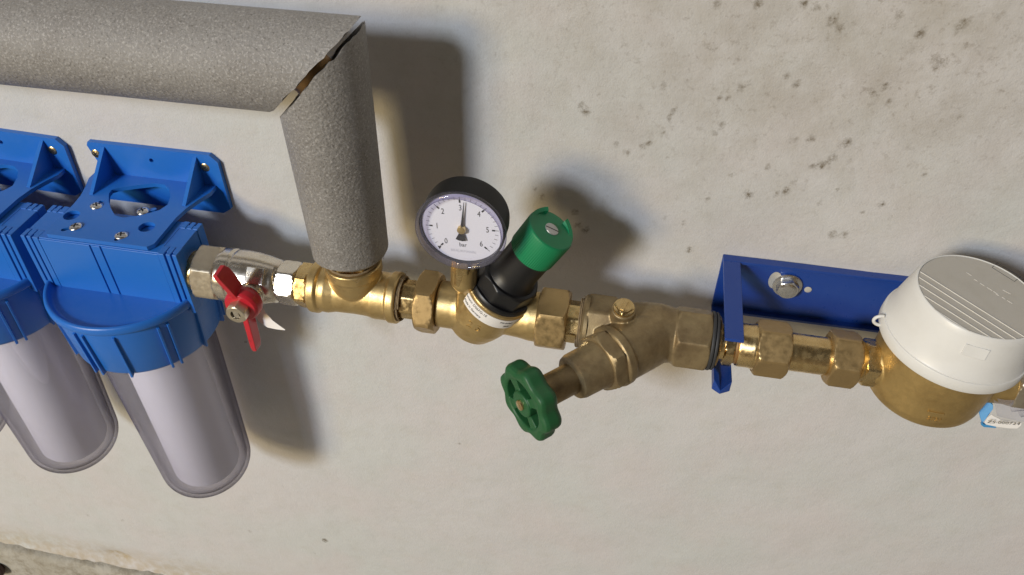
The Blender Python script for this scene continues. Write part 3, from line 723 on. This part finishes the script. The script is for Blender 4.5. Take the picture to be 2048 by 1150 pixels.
MB().at(frame((X(1240), -92, -445), (.05, -.28, .95), (.9, -.3, 0)) @ Matrix.Translation((0, 0, 20))).box(-1.6, 1.6, -5, 5, -1, 1.3).build('plug_ridge', 'brass', t, 0, bevel=.4)
mb = MB().at(VF); mb.nut(26.5, 50, 64, .3, n=6, cone=1.3); mb.build('bonnet_nut', 'bronze', t, 28)
mb = MB().at(VF); mb.lathe([(.02, 60), (21.2, 60), (20.6, 66), (19.4, 69), (19.0, 86), (17.8, 89.5), (14, 91), (.02, 91)], 64); mb.build('bonnet', 'bronze', t, 40)
mb = MB().at(VF); mb.cyl(12.6, 88, 118, .8, 48); mb.build('spindle_sleeve', 'bronze', t, 35)
mb = MB().at(VF); mb.cyl(10.6, 117, 121, .5); mb.cyl(5, 119, 138, .5); mb.build('spindle', 'brass', t, 35)
# handwheel
WZ = 122.0
hw = MB().at(VF @ Matrix.Translation((0, 0, WZ)))
n = 160; lob = 8
def ro_(a, base): return base + 1.9*math.cos(lob*a)
rs = []
for z_, sh in ((0, -3.0), (2, -.8), (4.5, 0), (12.5, 0), (15.2, -1.2), (16.6, -4.5)):
    rs.append([(ro_(2*PI*j/n, 30.4+sh)*math.cos(2*PI*j/n), ro_(2*PI*j/n, 30.4+sh)*math.sin(2*PI*j/n), z_) for j in range(n)])
for z_, r_ in ((16.4, 22.5), (15.2, 21.0), (1.5, 21.0), (0, 22)):
    rs.append([(r_*math.cos(2*PI*j/n), r_*math.sin(2*PI*j/n), z_) for j in range(n)])
hw.rings(rs, loop=True)
hw.cyl(11.2, 2, 17, 1.2, 48)
for k in range(4):
    a = k*PI/2+.75; P = []
    c, s = math.cos(a), math.sin(a)
    q = [(6, -4.6), (13, -3.6), (25, -6.0), (25, 6.0), (13, 3.6), (6, 4.6)]
    hw.prism([(x*c-y*s, x*s+y*c) for x, y in q], 3, 15)
ho = hw.build('handwheel', 'green_wheel', t, 40, voxel=.55, relax=5)
mb = MB().at(VF @ Matrix.Translation((0, 0, WZ))); mb.cyl(4.4, 14, 19.0, .9, 28); mb.build('spindle_end', 'brass', ho, 40)
mb = MB().at(VF @ Matrix.Translation((0, 0, WZ-6))); mb.cyl(7, 0, 8, .6, 28); mb.build('wheel_boss', 'black_plastic', ho, 40)

# ------------------------------------------------------------------ blue wall console
t = thing('wall_console', 'blue painted steel channel bracket holding the pipe left of the meter', 'bracket', (95, 0, -468))
cs = MB()
zt, zb = -437.0, -499.0
# wall channel: web + two lips
cs.at(frame((0, -1.6, 0), (0, -1, 0), (1, 0, 0)))
web = plate_mb([[(86, zt), (420, zt-1), (420, zb-1), (86, zb)], [(144+15*math.cos(a)*(1 if math.cos(a) > 0 else .75), -461+6.5*math.sin(a)) for a in np.linspace(0, 2*PI, 24, endpoint=False)]], frame((0, -1.6, 0), (0, -1, 0), (1, 0, 0)), 3.0)
web.T = Matrix.Identity(4)
web.box(86, 420, -9, -.2, zt-3, zt); web.box(86, 420, -9, -.2, zb, zb+3)
wo = web.build('wall_channel', 'blue_steel', t, 30, bevel=.6)
arm = plate_mb([[(0, zt), (108, zt), (108, zt-27), (101, zt-34), (101, zb+8), (106, zb+4), (107, zb), (0, zb)], circ(86, -463.5, 18.5, 40)], frame((87.5, 0, 0), (1, 0, 0), (0, -1, 0)) @ Matrix.Scale(1, 4), 3.0)
# the y-axis of that frame points along +z x ... keep it upright
arm.T = Matrix.Identity(4)
ao = arm.build('arm', 'blue_steel', t, 30, bevel=.6)
uf = MB(); uf.prism([(0, 0)]*0 or [(88.6, -9), (101, -9), (101, -108), (86.2, -108), (86.2, -9)], zt-3, zt-.1); uf.build('arm_flange', 'blue_steel', ao, 30, bevel=.6)
lf_ = MB(); lf_.add([(86.2, -1, zb), (86.2, -106, zb), (93, -109, zb-2), (101, -106, zb), (101, -1, zb), (86.2, -1, zb+3), (86.2, -106, zb+12), (93, -109, zb+1.5), (101, -106, zb+12), (101, -1, zb+3)], [(0, 1, 2, 3, 4), (9, 8, 7, 6, 5), (0, 5, 6, 1), (1, 6, 7, 2), (2, 7, 8, 3), (3, 8, 9, 4), (4, 9, 5, 0)]); lf_.build('arm_flange', 'blue_steel', ao, 30, bevel=.5)
T = frame((146.5, -3.4, -460.5), (0, -1, 0), (.97, 0, -.1))
bo = MB().at(T); bo.cyl(12.8, 0, 2.0, .6, 40); b1 = bo.build('washer', 'steel', t, 35)
bo = MB().at(T); bo.nut(10.2, 1.8, 8.6, .4, cone=1.2); bo.lathe([(.02, 9.2), (4, 9.1), (7.6, 8.7), (8.4, 8.2), (.02, 8.0)], 32); bo.build('bolt_head', 'steel', t, 28)
pb = plate_mb([circ(135, -457, 5.5, 24, 9.5)], frame((0, -3.5, 0), (0, -1, 0), (1, 0, 0)), .5)
pb.build('pale_washer', 'lid_plastic', t, 30)
MB().at(frame((165, -3.3, -463), (0, -1, 0), (1, 0, 0))).cyl(3.2, 0, .6, .15, 20).build('slot_end', 'lid_plastic', t, 30)

# ------------------------------------------------------------------ meter connection
t = thing('lock_nut', 'brass lock nut with black gasket clamped against the blue console', 'pipe fitting', (X(1440), YP, ZP(X(1440))))
mb = R(); mb.cyl(24.8, X(1417), X(1424), .8, 56); mb.cyl(24.2, X(1425), X(1431), .8, 56); mb.build('gasket', 'rubber', t, 35)
mb = R(); mb.nut(24, X(1431), 85.5, el(25), cone=1.6); mb.build('hexagon', 'nut_brass', t, 28)
mb = R(); mb.cyl(16, X(1410), X(1490), .5); mb.build('thread', 'brass', t, 30)
t = thing('lock_nut', 'narrow brass nut and ring just right of the blue console arm', 'pipe fitting', (X(1480), YP, ZP(X(1480))))
mb = R(); mb.nut(19.5, 89.5, 98, el(15), cone=2); mb.build('hexagon', 'brass', t, 28)
mb = R(); mb.cyl(16.2, 97, X(1478), .4); mb.build('ring', 'copper', t, 30)
t = thing('meter_union', 'smooth brass union pipe with two large nuts between console and meter', 'pipe fitting', (X(1600), YP, ZP(X(1600))))
mb = R(); mb.lathe([(12, X(1474)), (17.6, X(1474)), (18.2, X(1477)), (18.2, X(1500)), (18.6, X(1502)), (18.6, X(1506)), (20.6, X(1513)), (12, X(1520))], 64, closed=True); mb.build('union_collar', 'brass', t, 35)
mb = R(); mb.nut(24.0, X(1508), X(1574), el(17), cone=1.5); mb.build('union_nut', 'nut_brass', t, 28)
mb = R(); mb.lathe([(.02, X(1560)), (15.8, X(1560)), (15.6, X(1660)), (15.9, X(1680)), (.02, X(1700))], 64); mb.build('pipe', 'brass', t, 35)
mb = R(); mb.nut(24.0, X(1654), X(1712), el(23), cone=1.5); mb.build('union_nut', 'nut_brass', t, 28)
mb = R(); mb.lathe([(12, X(1708)), (18, X(1708)), (19, X(1714)), (17.6, X(1720)), (17.2, X(1728)), (12, X(1728))], 56, closed=True); mb.nut(20.0, X(1722), X(1752), el(23), cone=2); mb.build('tail_nut', 'brass', t, 28)

# ------------------------------------------------------------------ water meter
MT = Vector((259, -85.8, -381)); MN = Vector((.065, -.045, .99)).normalized(); MF = frame(MT, MN, (0, -1, 0))
t = thing('water_meter', 'water meter in a brass body under a round white plastic cap', 'water meter', tuple(MT - MN*110))
mb = MB().at(MF)
mb.lathe([(.02, -44), (46.5, -44), (46.5, -60), (46.3, -80), (46, -97), (44.6, -103), (41, -107.5), (35, -110), (.02, -111)], 96)
mb.T = RUN; mb.lathe([(.02, X(1745)), (17.5, X(1745)), (18, X(1752)), (19, 225), (21, 240), (.02, 250)], 48); mb.lathe([(.02, 270), (22, 275), (19, 298), (18.5, 306), (18.5, 312), (.02, 312)], 48)
mb.build('body', 'meter_brass', t, 40, voxel=.8, relax=3)
ar = frame(MF @ Vector((46.2, -4, -84)), MF.to_3x3() @ Vector((.99, -.05, -.08)), (1, 0, 0))
text_mb('2721', 5.4, ar @ Matrix.Translation((2, -8, .2)), .7).build('cast_lettering', 'meter_brass', t, 0)
MB().at(ar).box(-6, 6, -1.0, .9, -1.5, 1.1).build('cast_arrow', 'meter_brass', t, 0, bevel=.4)
cp = MB().at(MF)
cp.lathe([(.02, -3), (42.9, -3), (42.9, -.3), (43.4, 0), (44.0, -.2), (44.6, -.9), (45.8, -6), (47.4, -13), (49.8, -25), (52.2, -37.0), (52.6, -37.5), (52.5, -38.2), (53.4, -38.5), (53.9, -39.5), (54.2, -47), (53.5, -48.6), (50, -49), (.02, -49)], 128)
co = cp.build('cap', 'cap_plastic', t, 40)
ld = MB().at(MF); ld.lathe([(.02, -1.0), (42.5, -1.0), (42.5, -.5), (.02, -.5)], 96); ld.lathe([(.02, -1.5), (42.7, -1.5), (42.7, -.9), (.02, -.9)], 96)
lo = ld.build('lid', 'lid_plastic', co, 30)
MFi = MF.inverted()
def lidpt(px, py):
    r = ray(px, py); k = (MT-CAM).dot(MN)/r.dot(MN); return MFi @ (CAM + r*k)
def bar2(mb, a, b, w_, z0, z1):
    a = Vector((a.x, a.y)); b = Vector((b.x, b.y)); d = (b-a).normalized(); p_ = Vector((-d.y, d.x))*w_/2
    mb.prism([tuple(a-p_), tuple(b-p_), tuple(b+p_), tuple(a+p_)], z0, z1)
z7 = lambda a, b: (1700+a/2.874, 480+b/2.874)
for (q0, q1) in (((405, 180), (1040, 578)), ((398, 212), (960, 570)), ((400, 256), (895, 572)), ((428, 318), (815, 562)), ((484, 396), (690, 526))):
    m_ = MB().at(MF); bar2(m_, lidpt(*z7(*q0)), lidpt(*z7(*q1)), .5, -.6, .0); m_.build('ridge', 'lid_ridge', lo, 0)
Q = [lidpt(*z7(*q)) for q in ((848, 128), (818, 155), (948, 236), (982, 208))]
m_ = MB().at(MF)
for i in range(4): bar2(m_, Q[i], Q[(i+1) % 4], .35, -.6, -.42)
m_.build('moulded_frame', 'print', lo, 0)
m_ = MB().at(MF)
for q0, q1 in (((672, 184), (700, 202)), ((715, 222), (735, 234)), ((750, 245), (775, 262)), ((790, 270), (820, 288)), ((826, 292), (852, 308)), ((880, 284), (925, 308)), ((840, 306), (858, 318)), ((875, 325), (895, 338)), ((905, 345), (935, 362))):
    bar2(m_, lidpt(*z7(*q0)), lidpt(*z7(*q1)), .55, -.6, -.3)
m_.build('moulded_lettering', 'lid_ridge', lo, 0)
# small catch on the cap side, and sealing eye at its rim
T = MF @ Matrix.Rotation(math.radians(-9), 4, 'Z')
m_ = MB().at(T); m_.add([(46.0, -8, -9), (46.0, 8, -9), (47.6, 8, -17), (47.6, -8, -17), (47.0, -8, -8.6), (47.0, 8, -8.6), (49.0, 8, -17.6), (49.0, -8, -17.6)], [(0, 1, 2, 3), (4, 5, 6, 7), (0, 1, 5, 4), (1, 2, 6, 5), (2, 3, 7, 6), (3, 0, 4, 7)]); m_.build('catch', 'cap_plastic', co, 0, bevel=.4)
e = at(1753, 640, -84); m_ = MB(); dd = Vector((1, .15, 0))
m_.tube([e + Vector((4.2-6.2*math.sin(a), 0, 4.8*math.cos(a))) for a in np.linspace(0, PI, 14)], 1.3, 8); m_.build('sealing_eye', 'cap_plastic', co, 60)

# ------------------------------------------------------------------ right edge: outlet union, sleeve, tag
t = thing('outlet_union', 'metal outlet union right of the white meter cap at the picture edge', 'pipe fitting', (312, YP, ZP(312)))
mb = R(); mb.nut(22, 311, 326, el(40), cone=1.6); mb.build('union_nut', 'nickel_matt', t, 28)
mb = R(); mb.cyl(16, 320, 470, .5); mb.build('pipe', 'nickel', t, 35)
t = thing('plastic_sleeve', 'crumpled clear plastic bag round the pipe at the right picture edge', 'plastic bag', (340, YP, ZP(340)))
mb = R(); rs = []; rr = random.Random(21)
for k in range(24):
    z_ = 322+k*4.5; ring = []
    for j in range(64):
        a = 2*PI*j/64; r_ = 24 + 2.2*math.sin(5*a+k*.35) + 1.5*math.sin(11*a-k*.6) + 2.0*math.sin(k*.9+a*2)
        ring.append((r_*math.cos(a), r_*math.sin(a), z_))
    rs.append(ring)
mb.rings(rs, False, False)
# a skirt of the bag hanging down in front of the tag
P = [[(1985, 795), (2010, 800), (2060, 800), (2100, 800)], [(1990, 812), (2015, 820), (2060, 826), (2100, 830)], [(1994, 832), (2018, 838), (2060, 846), (2100, 850)]]
vs = [at(x, y, -104-3*math.sin(i*1.7+j*2.1)) for i, r_ in enumerate(P) for j, (x, y) in enumerate(r_)]
mb.T = Matrix.Identity(4); mb.add(vs, [(i*4+j, i*4+j+1, i*4+j+5, i*4+j+4) for i in range(2) for j in range(3)])
mb.build('film', 'clear_sleeve', t, 60)
t = thing('seal_tag', 'sky blue folded tag with a white printed strip below the meter outlet', 'tag', tuple(at(1975, 850, -100)))
z5 = lambda a, b, y: at(1920+a/8.21, 740+b/8.21, y)
def sheet(pts, th, nm, m_, parent, yy=None):
    mb = MB(); mb.rings([[p for p in pts], [p+Vector((0, th, 0)) for p in pts]]); return mb.build(nm, m_, parent, 20, bevel=.3)
sheet([z5(340, 470, -96), z5(420, 478, -95), z5(545, 580, -100), z5(545, 640, -101), z5(470, 740, -104), z5(390, 850, -106), z5(370, 900, -106), z5(335, 800, -103), z5(300, 640, -99), z5(295, 550, -97)], 2.2, 'blue_panel', 'tag_blue', t)
sheet([z5(365, 870, -107), z5(400, 900, -107.4), z5(600, 925, -107.6), z5(590, 955, -107.6), z5(390, 940, -107.3), z5(345, 905, -107)], 2.5, 'blue_fold', 'tag_blue', t)
wp = [z5(520, 735, -105.5), z5(560, 760, -106), z5(680, 820, -107), z5(860, 850, -107), z5(1020, 865, -107), z5(1000, 920, -108), z5(940, 965, -108.5), z5(800, 962, -108.5), z5(600, 935, -108.5), z5(430, 900, -108), z5(400, 870, -107), z5(450, 790, -106)]
so = sheet(wp, .8, 'white_strip', 'paper', t)
a_, b_ = z5(470, 858, -110.4), z5(930, 900, -111.0)
text_mb('ZS-000724', 4.2, frame((a_+b_)/2+Vector((.5, 0, .8)), (0, -1, 0), b_-a_), .05, sx_=1.25).build('print', 'print', so, 0)
